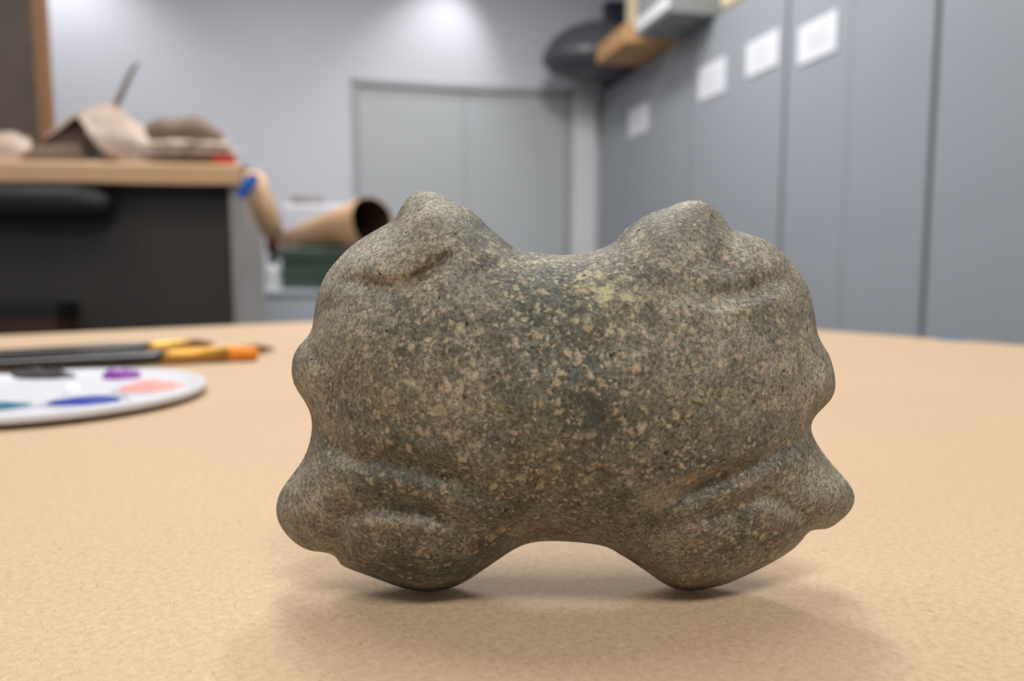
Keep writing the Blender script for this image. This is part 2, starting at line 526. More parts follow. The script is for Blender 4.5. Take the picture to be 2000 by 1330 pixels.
# white notices
def notice(v, z, w, h, label, roll, lines):
    o = tag(empty('notice', RM(UW - 0.001, v, z), ROOM), label, 'notice', 'white notices on the cabinets')
    o.rotation_euler = (roll, 0, ROOM)
    link('sheet', box(-0.006, 0.0, -w / 2, w / 2, -h / 2, h / 2, 0.0015), M['paper'], o)
    for (y, zz, ww) in lines:
        link('printed_line', box(-0.0068, -0.0055, y * w - ww * w / 2, y * w + ww * w / 2, zz * h - 0.007, zz * h + 0.007), M['print'], o)
notice(4.435, 1.722, 0.30, 0.175, 'small white notice on the farthest wide cabinet, nearest the door', 0, [(0, 0.12, 0.5), (0, -0.12, 0.4)])
notice(3.495, 1.748, 0.27, 0.165, 'white notice just right of the seam, second from the double door', 0.01, [(0, 0.15, 0.5), (0, -0.15, 0.55)])
notice(3.043, 1.750, 0.255, 0.150, 'white notice third from the double door, left of a wide seam', 0, [(0, 0.15, 0.5), (0, -0.15, 0.45)])
notice(2.652, 1.704, 0.24, 0.150, 'largest white notice, nearest the camera, with faint grey print', 0, [(0.02, 0.2, 0.6), (-0.05, 0.0, 0.5), (-0.04, -0.16, 0.5)])

# ------------------------------------------------------------------ things on top of the cabinets
CT = CH
def room_thing(name, u, v, z, rz=0.0): return empty(name, RM(u, v, z), ROOM + rz)

# dark dome-shaped shade
d = tag(room_thing('dome_shade', 1.70, 4.77, CT), 'large dark grey dome-shaped shade overhanging the far cabinets', 'shade')
prof = [(0.02, 0.0), (0.20, 0.004), (0.33, 0.040), (0.375, 0.085), (0.38, 0.10), (0.365, 0.15), (0.31, 0.23), (0.21, 0.30), (0.10, 0.34), (0.03, 0.348)]
me = lathe(prof, 44)
for q in me.vertices: q.co.y *= 0.72
link('shade', me, M['dome'], d, smooth=True)
link('highlight_spot', lathe([(0.02, 0.200), (0.024, 0.235), (0.012, 0.25)], 16), M['white'], d, loc=(-0.17, -0.05, 0.06), smooth=True)  # small white piece standing in for the highlight on the dome
# navy box
o = tag(room_thing('storage_box', 1.96, 5.10, CT, 0.0), 'navy blue upright box behind the dark dome shade', 'box')
link('box_body', box(-0.09, 0.09, -0.05, 0.05, 0, 0.55, 0.008), M['navy'], o)
link('box_lid', box(-0.094, 0.094, -0.054, 0.054, 0.55, 0.60, 0.006), M['navy'], o)
# cardboard box lying along the cabinet edge
o = tag(room_thing('cardboard_box', 1.80, 4.23, CT, 0.0), 'flat tan cardboard box overhanging the cabinet tops beside the grey tray', 'box')
link('box_body', box(-0.22, 0.22, -0.235, 0.235, 0, 0.10, 0.004), M['card'], o)
link('box_flap', box(-0.22, 0.0, -0.235, 0.235, 0.10, 0.105, 0.001), M['card'], o)
link('box_flap', box(0.002, 0.22, -0.235, 0.235, 0.10, 0.105, 0.001), M['card'], o)
# cream foam pieces
def foam(name, u, v, z, rz, sx, sy, sz, label):
    bm = bmesh.new()
    add_box(bm, -sx / 2, sx / 2, -sy / 2, sy / 2, 0, sz, min(sx, sy, sz) * 0.3, 4)
    me = bm_mesh(bm)
    for vv in me.vertices:
        n = noise.noise(vv.co * 18 + Vector((u, v, 0)))
        if vv.co.z > sz * 0.3: vv.co += Vector((n * 0.012, n * 0.012, n * 0.01))
    o = link(name, me, M['cream'], None, RM(u, v, z), (0, 0, ROOM + rz), True)
    tag(o, label, 'foam block')
foam('foam_block', 1.80, 4.24, CT + 0.1055, 0.2, 0.19, 0.20, 0.34, 'upright cream foam block standing on the flat cardboard box')
foam('foam_block', 1.91, 3.32, CT, 0.0, 0.12, 0.27, 0.13, 'cream foam block lying on the cabinet top right of the grey tray')
# grey tray; white strip puts the lit look of its edge into colour
o = tag(room_thing('plastic_tray', 1.80, 3.68, CT, 0.0), 'grey plastic tray with its lit edge coloured white, overhanging the cabinet front', 'tray')
bm = bmesh.new()
TU, TV, TH_ = 0.20, 0.205, 0.20
add_box(bm, -TU, TU, -TV, TV, 0.0, 0.012)
add_box(bm, -TU, -TU + 0.012, -TV, TV, 0.012, TH_)
add_box(bm, TU - 0.012, TU, -TV, TV, 0.012, TH_)
add_box(bm, -TU + 0.012, TU - 0.012, -TV, -TV + 0.012, 0.012, TH_)
add_box(bm, -TU + 0.012, TU - 0.012, TV - 0.012, TV, 0.012, TH_)
link('tray_body', bm_mesh(bm), M['greybox'], o)
link('lit_edge', box(-TU - 0.008, -TU, -TV, TV, 0.015, 0.075, 0.003), M['white'], o)

# ------------------------------------------------------------------ kraft-covered bench on the left
DA = math.radians(7.0)
BH = 1.128
bx, by = -0.838, 2.315           # front right corner
def BP(x, y, z): return Vector((bx + x * math.cos(DA) - y * math.sin(DA), by + x * math.sin(DA) + y * math.cos(DA), z))
bench = tag(empty('workbench', (bx, by, 0), DA), 'dark open-fronted bench with kraft paper over its top', 'bench')
BL, BD = 1.9, 0.34
link('side_panel', box(-0.03, 0.0, 0.0, BD, 0, BH - 0.03, 0.002), M['panel_grey'], bench)
link('side_panel', box(-BL, -BL + 0.03, 0.0, BD, 0, BH - 0.03, 0.002), M['panel_grey'], bench)
link('front_panel', box(-BL + 0.03, -0.03, 0.06, 0.08, 0.02, BH - 0.03), M['dark'], bench)
link('back_panel', box(-BL + 0.03, -0.03, BD - 0.02, BD, 0.02, BH - 0.03), M['dark'], bench)
link('bench_top', box(-BL - 0.01, 0.01, -0.015, BD + 0.01, BH - 0.03, BH - 0.002, 0.003), M['dark'], bench)
link('lower_shelf', box(-BL + 0.03, -0.03, -0.10, 0.06, 0.58, 0.60, 0.002), M['dark'], bench)

# kraft paper laid over the bench: top plus a folded front apron
rows = []
for k, (y, z) in enumerate([(BD + 0.012, BH - 0.02), (BD + 0.008, BH + 0.001), (0.1, BH + 0.001), (-0.012, BH + 0.001), (-0.021, BH - 0.008), (-0.022, BH - 0.060)]):
    rows.append([BP(x, y, z + (0.0015 * math.sin(x * 9) if k == 5 else 0)) for x in np.linspace(-BL - 0.012, 0.012, 24)])
G = np.array(rows)
tag(link('kraft_paper_cover', sheet(G, 0.0012), M['kraft_far']), 'brown kraft paper cover spread over the dark bench on the left', 'paper')
# flap hanging at the bench end
fl = [[(472, 334, 2.335), (492, 333, 2.335), (512, 336, 2.35)],
      [(474, 350, 2.300), (500, 350, 2.290), (521, 352, 2.31)],
      [(484, 398, 2.300), (512, 398, 2.275), (536, 398, 2.30)],
      [(502, 440, 2.330), (528, 440, 2.300), (550, 438, 2.33)],
      [(512, 462, 2.360), (536, 460, 2.335), (555, 456, 2.36)]]
G = loft([[on_y(*q) for q in r] for r in fl], 18, 12)
tag(link('kraft_paper_flap', sheet(G, 0.0012), M['kraft_far'], smooth=True), 'kraft paper flap hanging off the bench end behind blue tape', 'paper')
# blue tape at the corner
tp = loft([[on_y(489, 338, 2.255), on_y(499, 341, 2.250), on_y(508, 349, 2.255)], [on_y(472, 358, 2.250), on_y(484, 363, 2.245), on_y(494, 368, 2.250)],
           [on_y(464, 384, 2.255), on_y(471, 387, 2.250), on_y(478, 388, 2.255)]], 8, 5)
tag(link('tape_strip', sheet(tp, 0.0006), M['blue_tape']), 'blue masking tape strip on the corner of the kraft-covered bench', 'tape')

# black rounded case and dark box in front of the dark panel
p = on_y(60, 394, 2.2)
case = tag(empty('rounded_case', BP(-0.78, 0.0, 0)), 'black rounded case hanging under the bench top', 'case')
case.rotation_euler = (0, 0, DA)
case.location = BP(-0.765, -0.005, BH - 0.178)
link('case_shell', tube([(-0.36, 0, 0.06), (-0.34, 0, 0.06), (-0.30, 0, 0.06), (0.30, 0, 0.06), (0.35, 0, 0.057), (0.385, 0, 0.05), (0.40, 0, 0.045)],
     [0.02, 0.045, 0.058, 0.058, 0.05, 0.033, 0.01], 24), M['black'], case, smooth=True)
link('strap', box(-0.28, 0.20, -0.01, 0.01, 0.11, 0.148, 0.003), M['black'], case)
dbx = tag(empty('storage_crate', BP(-0.80, -0.02, 0.60), DA), 'black crate with a dark red-brown base on the bench shelf', 'crate')
link('crate_body', box(-0.32, 0.295, -0.07, 0.07, 0.066, 0.113, 0.004), M['black'], dbx)
link('crate_base', box(-0.315, 0.29, -0.068, 0.068, 0.0, 0.066, 0.003), M['rustbrown'], dbx)

# framed board standing on the bench
fb = tag(empty('framed_board', BP(-0.60, BD - 0.06, BH + 0.0025), DA), 'wood-framed dark grey-brown board standing on the bench at the left edge', 'board')
fx, fw = -0.055, 0.042
link('frame_rail', box(fx - fw, fx, 0, 0.03, 0, 1.05, 0.003), M['wood'], fb)
link('frame_rail', box(-0.95, -0.95 + fw, 0, 0.03, 0, 1.05, 0.003), M['wood'], fb)
link('frame_rail', box(-0.95 + fw, fx - fw, 0, 0.03, 0, fw, 0.003), M['wood'], fb)
link('frame_rail', box(-0.95 + fw, fx - fw, 0, 0.03, 1.05 - fw, 1.05, 0.003), M['wood'], fb)
link('panel', box(-0.95 + fw, fx - fw, 0.008, 0.02, fw, 1.05 - fw), M['board'], fb)

# ------------------------------------------------------------------ crumpled packing paper on the bench
def pilesheet(name, rows, label, mat, nu=14, nv=18, crumple=0.012, freq=9, seed=0, th=0.0015):
    R = [[on_y(px, py, Y) for (px, py, Y) in r] for r in rows]
    G = loft(R, nu, nv, crumple, freq, seed)
    G[:, :, 2] = np.maximum(G[:, :, 2], BH + 0.004)
    o = link(name, sheet(G, th), mat, smooth=False)
    tag(o, label, 'packing paper', 'crumpled packing paper on the bench')
    return o
# big tent-like sheet, pale side to the camera
pilesheet('packing_paper', [
    [(150, 229, 2.34), (180, 214, 2.38), (215, 206, 2.40), (245, 222, 2.40), (278, 248, 2.40)],
    [(168, 252, 2.31), (195, 240, 2.33), (225, 240, 2.34), (255, 252, 2.34), (288, 272, 2.36)],
    [(190, 284, 2.29), (215, 275, 2.30), (245, 278, 2.30), (280, 284, 2.31), (320, 290, 2.33)],
    [(212, 308, 2.32), (240, 322, 2.31), (270, 326, 2.31), (310, 326, 2.32), (350, 326, 2.33)]],
    'pale tent-shaped crumpled packing paper in the middle of the pile', M['kraft_crumple'], nu=20, nv=24, crumple=0.020, freq=16, seed=1)
pilesheet('packing_paper', [
    [(92, 262, 2.46), (120, 242, 2.46), (152, 218, 2.46), (205, 203, 2.46), (232, 196, 2.46)],
    [(90, 269, 2.43), (120, 250, 2.43), (154, 227, 2.43), (205, 213, 2.43), (235, 206, 2.43)]],
    'pale folded edge of packing paper rising from the framed board to the strip', M['kraft_crumple'], nu=6, nv=18, crumple=0.006, seed=12)
pilesheet('packing_paper', [  # darkened sheet standing in for the shadow inside the tent
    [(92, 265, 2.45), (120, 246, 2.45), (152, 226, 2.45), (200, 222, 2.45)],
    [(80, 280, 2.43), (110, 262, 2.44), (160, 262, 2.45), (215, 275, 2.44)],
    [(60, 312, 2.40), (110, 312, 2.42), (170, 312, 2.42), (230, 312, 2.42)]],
    'dark brown sheet coloured as the shade in the hollow under the tent-shaped sheet', M['kraft_hollow_shade'], crumple=0.012, freq=14, seed=2)
pilesheet('packing_paper', [
    [(268, 262, 2.46), (300, 236, 2.46), (350, 232, 2.46), (390, 228, 2.46), (425, 250, 2.46), (440, 275, 2.46)],
    [(268, 266, 2.40), (310, 247, 2.38), (350, 245, 2.38), (390, 242, 2.38), (422, 260, 2.39), (436, 280, 2.40)],
    [(270, 276, 2.40), (310, 276, 2.38), (350, 277, 2.38), (390, 280, 2.38), (420, 284, 2.39), (436, 287, 2.40)]],
    'dark curled brown packing paper at the right of the pile', M['kraft_brown'], crumple=0.010, freq=20, seed=3)
for k, (y0, sd, x0, x1, lab) in enumerate([
        (278, 4, 215, 452, 'upper flat layer of pale packing paper right of the tent'),
        (293, 5, 240, 464, 'middle flat layer of pale packing paper under the dark curl'),
        (306, 6, 190, 430, 'lowest flat layer of packing paper beside the red roll')]):
    Y = 2.33 + 0.0 * k
    pilesheet('packing_paper', [
        [(x0 + 10, y0 - 2, Y + 0.12), ((x0 + x1) / 2, y0 - 6, Y + 0.12), (x1 - 8, y0 - 2, Y + 0.12)],
        [(x0, y0 + 2, Y), ((x0 + x1) / 2, y0 - 2, Y - 0.02), (x1, y0 + 3, Y)],
        [(x0 + 6, y0 + 13, Y), ((x0 + x1) / 2, y0 + 14, Y - 0.012), (x1 - 6, y0 + 14, Y)]],
        lab, M['kraft_brown'] if k == 2 else M['kraft_crumple'], nu=9, nv=26, crumple=0.011, freq=18, seed=sd)
pilesheet('packing_paper', [
    [(-70, 262, 2.36), (-20, 258, 2.36), (25, 262, 2.36), (58, 268, 2.38)],
    [(-70, 285, 2.31), (-20, 280, 2.30), (25, 282, 2.30), (62, 290, 2.32)],
    [(-70, 318, 2.30), (-20, 316, 2.29), (20, 318, 2.29), (50, 316, 2.31)]],
    'pale crumpled packing paper at the left edge before the framed board', M['kraft_crumple'], crumple=0.018, freq=14, seed=8)
pilesheet('packing_paper', [
    [(55, 290, 2.36), (100, 282, 2.35), (150, 280, 2.35)],
    [(50, 300, 2.31), (100, 296, 2.30), (158, 290, 2.31)],
    [(40, 318, 2.30), (100, 318, 2.29), (170, 316, 2.30)]],
    'greyish low packing paper in front of the dark hollow', M['kraft_brown'], crumple=0.012, freq=16, seed=9)
# paper strip sticking up
st = []
for (px, py, w) in [(216, 218, 24), (226, 198, 20), (240, 168, 16), (252, 142, 14), (264, 124, 11)]:
    c0 = on_y(px, py, 2.44); s = Vector((0.00165 * w * 0.5, 0, 0.0008 * w * 0.5))
    st.append([c0 - s + Vector((0, 0.012, 0)), c0, c0 + s + Vector((0, 0.01, 0))])
tag(link('paper_strip', sheet(loft(st, 14, 6), 0.002), M['kraft_brown']), 'narrow curled paper strip sticking up from the pile', 'paper strip')
# red roll, navy clip
p = on_y(437, 322, 2.335)
rr = tag(empty('tape_roll', (p.x, p.y, BH + 0.0025)), 'small red tape roll at the right end of the paper pile', 'tape roll')
link('roll', lathe([(0.018, 0), (0.036, 0), (0.036, 0.022), (0.018, 0.022)], 32, False, False), M['red'], rr)
link('core', lathe([(0.015, 0), (0.018, 0), (0.018, 0.022), (0.015, 0.022)], 32, False, False), M['card'], rr)

# ------------------------------------------------------------------ low cabinet with crate, roll and bottle
LC = 3.05
p0 = on_y(500, 566, LC)
LZ = p0.z
pl = on_y(470, 566, LC).x; prr = on_y(800, 566, LC).x
low = tag(empty('low_cabinet', ((pl + prr) / 2, LC - 0.04, 0)), 'pale blue-grey low cabinet beyond the end of the bench', 'cabinet')
w = (prr - pl) / 2
link('cabinet_body', box(-w, w, 0.02, 0.5, 0, LZ - 0.02, 0.004), M['bluegrey'], low)
link('cabinet_top', box(-w - 0.01, w + 0.01, 0, 0.51, LZ - 0.02, LZ, 0.004), M['bluegrey'], low)
for k in (0, 1, 2):
    z0 = 0.03 + k * (LZ - 0.07) / 3
    dr = link('drawer', box(-w + 0.01, w - 0.01, 0.005, 0.02, z0, z0 + (LZ - 0.07) / 3 - 0.008, 0.002), M['bluegrey'], low)
    link('drawer_pull', box(-0.06, 0.06, -0.012, 0.005, z0 + 0.1, z0 + 0.115, 0.002), M['frame'], dr)
# green crate
gx0 = on_y(541, 520, LC).x; gx1 = on_y(790, 520, LC).x
GZ = on_y(600, 484, LC).z - LZ
cr = tag(empty('plastic_crate', ((gx0 + gx1) / 2, LC, LZ)), 'dark green plastic crate under the kraft paper roll', 'crate')
gw = (gx1 - gx0) / 2
bm = bmesh.new()
add_box(bm, -gw + 0.012, gw - 0.012, 0.012, 0.36, 0, GZ * 0.72, 0.006)
link('crate_body', bm_mesh(bm), M['green'], cr)
link('crate_lid', box(-gw, gw, 0, 0.38, GZ * 0.72, GZ, 0.008), M['green'], cr)
link('crate_rim', box(-gw + 0.004, gw - 0.004, 0.004, 0.37, GZ * 0.30, GZ * 0.42, 0.004), M['green'], cr)
# kraft roll
a0 = on_y(727, 428, LC - 0.06); a1 = on_y(560, 462, LC + 0.42)
R0 = 0.100
ax = (a1 - a0)
zb = LZ + GZ
A0 = Vector((a0.x, a0.y, zb + R0 + 0.003)); A1 = Vector((a1.x, a1.y, zb + R0 * 0.42 + 0.003))
nseg = 40
v, f = [], []
dirn = (A1 - A0).normalized(); s = dirn.cross(Vector((0, 0, 1))).normalized(); up = s.cross(dirn)
rings = [(0.0, 0.97), (0.0, 1.0), (0.33, 0.8), (0.66, 0.6), (1.0, 0.42), (1.0, 0.39), (0.5, 0.66), (0.0, 0.97)]
for (t, rr_) in rings:
    for k in range(nseg):
        an = 2 * math.pi * k / nseg
        wob = 1 + 0.03 * math.sin(3 * an + 1)
        v.append(A0.lerp(A1, t) + s * math.cos(an) * R0 * rr_ * wob + up * math.sin(an) * R0 * rr_ * wob)
for i in range(len(rings) - 1):
    for k in range(nseg):
        k2 = (k + 1) % nseg
        f.append((i * nseg + k, i * nseg + k2, (i + 1) * nseg + k2, (i + 1) * nseg + k))
rollo = tag(link('kraft_paper_roll', pyd('roll', v, f), M['kraft_far'], smooth=True), 'open rolled cone of brown kraft paper lying on the green crate', 'paper roll')
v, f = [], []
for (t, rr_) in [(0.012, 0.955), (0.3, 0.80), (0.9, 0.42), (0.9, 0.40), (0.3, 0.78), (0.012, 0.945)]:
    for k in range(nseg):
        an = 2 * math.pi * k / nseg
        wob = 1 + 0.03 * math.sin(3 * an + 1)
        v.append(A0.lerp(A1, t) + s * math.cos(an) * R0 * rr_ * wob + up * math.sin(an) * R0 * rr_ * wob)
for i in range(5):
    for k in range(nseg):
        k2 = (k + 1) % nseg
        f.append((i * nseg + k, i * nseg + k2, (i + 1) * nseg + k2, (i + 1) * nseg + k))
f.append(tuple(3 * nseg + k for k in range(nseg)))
link('hollow_shade_liner', pyd('inner', v, f), M['kraft_hollow_shade'], rollo, smooth=True)  # dark liner colours in the shade deep inside the cone
# white box behind with lid
wp = on_y(600, 400, LC + 0.75)
wb = tag(empty('white_bin', (wp.x + 0.02, LC + 0.80, 0)), 'white bin behind the kraft paper roll', 'bin')
wz = wp.z
link('bin_body', box(-0.14, 0.22, -0.12, 0.12, 0, wz, 0.02, 4), M['wall'], wb)
link('bin_lid', lathe([(0.02, 0), (0.080, 0.004), (0.084, 0.030), (0.07, 0.044), (0.01, 0.048)], 28), M['greybrown'], wb, loc=(-0.03, 0.0, wz), smooth=True)
# bottle
bp = on_y(531, 560, LC - 0.005)
bt = tag(empty('bottle', (bp.x, LC + 0.02, LZ)), 'white bottle with dark red-brown cap between bench and green crate', 'bottle')
link('bottle_body', lathe([(0.022, 0), (0.026, 0.004), (0.026, 0.085), (0.018, 0.105)], 24), M['white'], bt, smooth=True)
link('bottle_neck', lathe([(0.017, 0.105), (0.015, 0.15)], 20), M['navy'], bt, smooth=True)
link('bottle_cap', lathe([(0.019, 0.15), (0.026, 0.165), (0.026, 0.225), (0.016, 0.24)], 20), M['redbrown'], bt, smooth=True)

# ------------------------------------------------------------------ the table with kraft paper
TC = Vector((0.0769, 1.1834, 0))
TA = math.radians(-54.2 + 90)          # local x axis = long edge direction
ex = Vector((math.sin(math.radians(54.2)), math.cos(math.radians(54.2)), 0))       # along far-left edge, towards the corner
ey = Vector((-math.sin(math.radians(35.8)), math.cos(math.radians(35.8)), 0))      # perpendicular, away from camera
TLX, TLY = 2.2, 1.5
org = TC - ex * TLX - ey * TLY
tz = math.atan2(ex.y, ex.x)
table = tag(empty('work_table', (org.x, org.y, 0), tz), 'large work table in the foreground covered with brown kraft paper', 'table')
link('table_top', box(0.004, TLX - 0.004, 0.004, TLY - 0.004, TABLE_Z - 0.035, TABLE_Z - 0.0012, 0.003), M['panel_grey'], table)
for (x, y) in ((0.08, 0.08), (TLX - 0.08, 0.08), (0.08, TLY - 0.08), (TLX - 0.08, TLY - 0.08)):
    link('leg', box(x - 0.03, x + 0.03, y - 0.03, y + 0.03, 0, TABLE_Z - 0.035, 0.003), M['metal_dark'], table)
# paper sheet with slight relief and folded edges
nx, ny = 90, 64
xs = np.concatenate([[-0.003, -0.0015], np.linspace(0.002, TLX - 0.004, nx), [TLX + 0.001, TLX + 0.003]])
ys = np.concatenate([[-0.003, -0.0015], np.linspace(0.002, TLY - 0.004, ny), [TLY + 0.001, TLY + 0.003]])
G = np.zeros((len(xs), len(ys), 3))
for i, x in enumerate(xs):
    for j, y in enumerate(ys):
        z = 0.0
        if i == 0 or i == len(xs) - 1 or j == 0 or j == len(ys) - 1: z = -0.05
        elif i == 1 or i == len(xs) - 2 or j == 1 or j == len(ys) - 2: z = -0.002
        G[i, j] = (x, y, TABLE_Z - 0.0004 + z)
ks = link('kraft_paper_sheet', sheet(G, 0.0008), M['kraft'], loc=(org.x, org.y, 0), rot=(0, 0, tz))
tag(ks, 'brown kraft paper sheet covering the foreground table under the carved stone', 'paper')
# blue tape on the right-hand far edge of the table
q = on_z(1885, 661, TABLE_Z)
loc = Vector((q.x, q.y, 0)) - org
yy = loc.dot(ey); xx = TLX
tp = []
for t in np.linspace(-1, 1, 4):
    tp.append([(xx - 0.010, yy + t * 0.012, TABLE_Z + 0.0006), (xx - 0.001, yy + t * 0.012, TABLE_Z + 0.0006), (xx + 0.0042, yy + t * 0.012, TABLE_Z - 0.004), (xx + 0.0044, yy + t * 0.012, TABLE_Z - 0.03)])
tag(link('tape_strip', sheet(np.array(tp), 0.0004), M['blue_tape'], loc=(org.x, org.y, 0), rot=(0, 0, tz)), 'tiny blue tape tab on the right far edge of the foreground table', 'tape')

# ------------------------------------------------------------------ palette
PCX, PCY, PR = -0.2440, 0.384, 0.0775
pal = tag(empty('paint_palette', (PCX, PCY, TABLE_Z)), 'white round plastic palette with blobs of paint at the left edge', 'palette')
prof = [(0.0, 0.0034), (0.02, 0.0034), (0.045, 0.0034), (0.060, 0.0036), (0.068, 0.0040), (0.0715, 0.0050), (0.0738, 0.0062), (0.0755, 0.0067), (0.0770, 0.0066), (0.0778, 0.0060),
        (0.0780, 0.0040), (0.0774, 0.0026), (0.0745, 0.0022), (0.066, 0.0022), (0.064, 0.0), (0.061, 0.0), (0.060, 0.0020), (0.02, 0.0020), (0.0, 0.0020)]
me = lathe([(max(r, 0.0004), z) for r, z in prof], 96)
link('plate', me, M['palette'], pal, smooth=True)
# raised well dividers
wells = bmesh.new()
def ringwell(cx, cy, rx, ry, ang):
    P = []
    for k in range(33):
        a = 2 * math.pi * k / 32
        x, y = rx * math.cos(a), ry * math.sin(a)
        P.append((cx + x * math.cos(ang) - y * math.sin(ang), cy + x * math.sin(ang) + y * math.cos(ang), 0.0038))
    return tube(P, [0.0010] * 33, 8)
def blob(px, py, rx, ry, h, mat, name, seed, lab, ring=True, ang=0.0):
    q = on_z(px, py, TABLE_Z + 0.004)
    cx, cy = q.x - PCX, q.y - PCY
    v, f = [], []
    NR, NS = 7, 28
    for i in range(NR + 1):
        t = i / NR
        for k in range(NS):
            a = 2 * math.pi * k / NS
            w = 1 + 0.16 * noise.noise(Vector((math.cos(a) * 1.3, math.sin(a) * 1.3, seed)))
            x = rx * t * w * math.cos(a); y = ry * t * w * math.sin(a)
            z = 0.0034 + h * math.sqrt(max(0, 1 - t * t)) * (1 + 0.5 * noise.noise(Vector((x * 150, y * 150, seed * 3))))
            v.append((cx + x * math.cos(ang) - y * math.sin(ang), cy + x * math.sin(ang) + y * math.cos(ang), z))
    for i in range(NR):
        for k in range(NS):
            k2 = (k + 1) % NS
            f.append((i * NS + k, (i + 1) * NS + k, (i + 1) * NS + k2, i * NS + k2))
    o = link(name, pyd('blob', v, f), mat, pal, smooth=True)
    if lab: o['label'] = lab
    if ring:
        link('well_rim', ringwell(cx, cy, rx * 1.18, ry * 1.18, ang), M['palette'], pal, smooth=True)
blob(168, 784, 0.0170, 0.0140, 0.0026, M['p_blue'], 'paint_blob', 1.1, 'deep blue paint')
blob(0, 796, 0.0125, 0.0115, 0.0026, M['p_teal'], 'paint_blob', 2.3, 'teal paint')
blob(297, 759, 0.0165, 0.0140, 0.0045, M['p_pink'], 'paint_blob', 3.7, 'peach pink paint')
blob(238, 735, 0.0115, 0.0100, 0.0050, M['p_purple'], 'paint_blob', 4.9, 'purple paint', False)
blob(70, 735, 0.0260, 0.0100, 0.0048, M['p_black'], 'paint_blob', 5.2, 'black paint', False)
blob(142, 768, 0.0048, 0.0045, 0.0050, M['p_white'], 'paint_blob', 6.6, 'white paint', False)

# ------------------------------------------------------------------ brushes
def brush(x0, y0, x1, y1, r, ferr0, ferr1, tip, hairmat, ferrmat, label, flat=1.0, dz=0.0):
    """lies from photo-left point to tip; fractions along the length for ferrule and hair"""
    a = Vector((x0, y0, 0)); b = Vector((x1, y1, 0)); L = (b - a).length
    rz = math.atan2((b - a).y, (b - a).x)
    o = tag(empty('paint_brush', (x0, y0, TABLE_Z + 0.0002), rz), label, 'paint brush', 'paint brushes behind the palette')
    f0, f1 = ferr0 * L, ferr1 * L
    n = 12
    P, R = [], []
    for t, k in [(-0.02, 0.25), (0.0, 0.42), (0.1, 0.6), (0.3, 0.72), (0.5, 0.86), (0.7, 1.0), (0.85, 1.0), (0.97, 0.9), (1.0, 0.84)]:
        rr = r * k
        P.append((t * f0, 0, r + dz)); R.append(rr)
    link('handle', tube(P, R, 20), M['handle'], o, smooth=True)
    fl = [(1, 1), (1, 1), (1, 1), (1, 1), (1 + 0.2 * flat, 1 - 0.25 * flat), (1 + 0.35 * flat, 1 - 0.4 * flat)]
    m = f0 + (f1 - f0) * 0.4
    link('ferrule', tube([(f0 - 0.002, 0, r + dz), (f0 + 0.003, 0, r + dz), (f0 + 0.004, 0, r + dz), (f0 + 0.006, 0, r + dz), (m, 0, r + dz), (f1, 0, r + dz)],
         [r * 0.92, r * 0.92, r * 0.98, r * 0.92, r * 0.95, r * 0.98], 20, fl), ferrmat, o, smooth=True)
    e = (1 + 0.35 * flat, 1 - 0.4 * flat)
    h = tip * L - f1
    link('bristles', tube([(f1 - 0.001, 0, r + dz), (f1 + h * 0.3, 0, r + dz), (f1 + h * 0.75, 0, r + dz - 0.0004), (f1 + h, 0, r + dz - 0.001)],
         [r * 0.9, r * 0.98, r * 0.98 if flat > 0.05 else r * 0.5, r * 0.85 if flat > 0.05 else r * 0.12], 18, [e, e, e, e]), hairmat, o, smooth=True)
def brush_px(pts, r, lab, hair, ferr, flat):
    """pts: (px,py) of handle start, ferrule start, ferrule end, tip, all on the table"""
    q = [on_z(px, py, TABLE_Z + r) for px, py in pts]
    a, b = q[0], q[-1]
    L = (Vector((b.x, b.y, 0)) - Vector((a.x, a.y, 0))).length
    fr = [((Vector((k.x, k.y, 0)) - Vector((a.x, a.y, 0))).length / L) for k in q]
    brush(a.x, a.y, b.x, b.y, r, fr[1], fr[2], 1.0, hair, ferr, lab, flat)
brush_px([(-330, 728), (322, 697), (445, 692), (503, 689)], 0.0056, 'nearest paint brush with gold ferrule and bright orange bristles', M['orange'], M['copper'], 0.1)
brush_px([(-300, 708), (286, 673), (368, 671), (420, 670)], 0.0042, 'thin paint brush lying farthest back with bright brass ferrule', M['brown_hair'], M['gold'], 0.0)
brush_px([(-250, 718), (350, 686), (490, 682), (538, 680)], 0.0038, 'middle paint brush ending in a thin pointed brown tip', M['brown_hair'], M['copper'], 0.0)

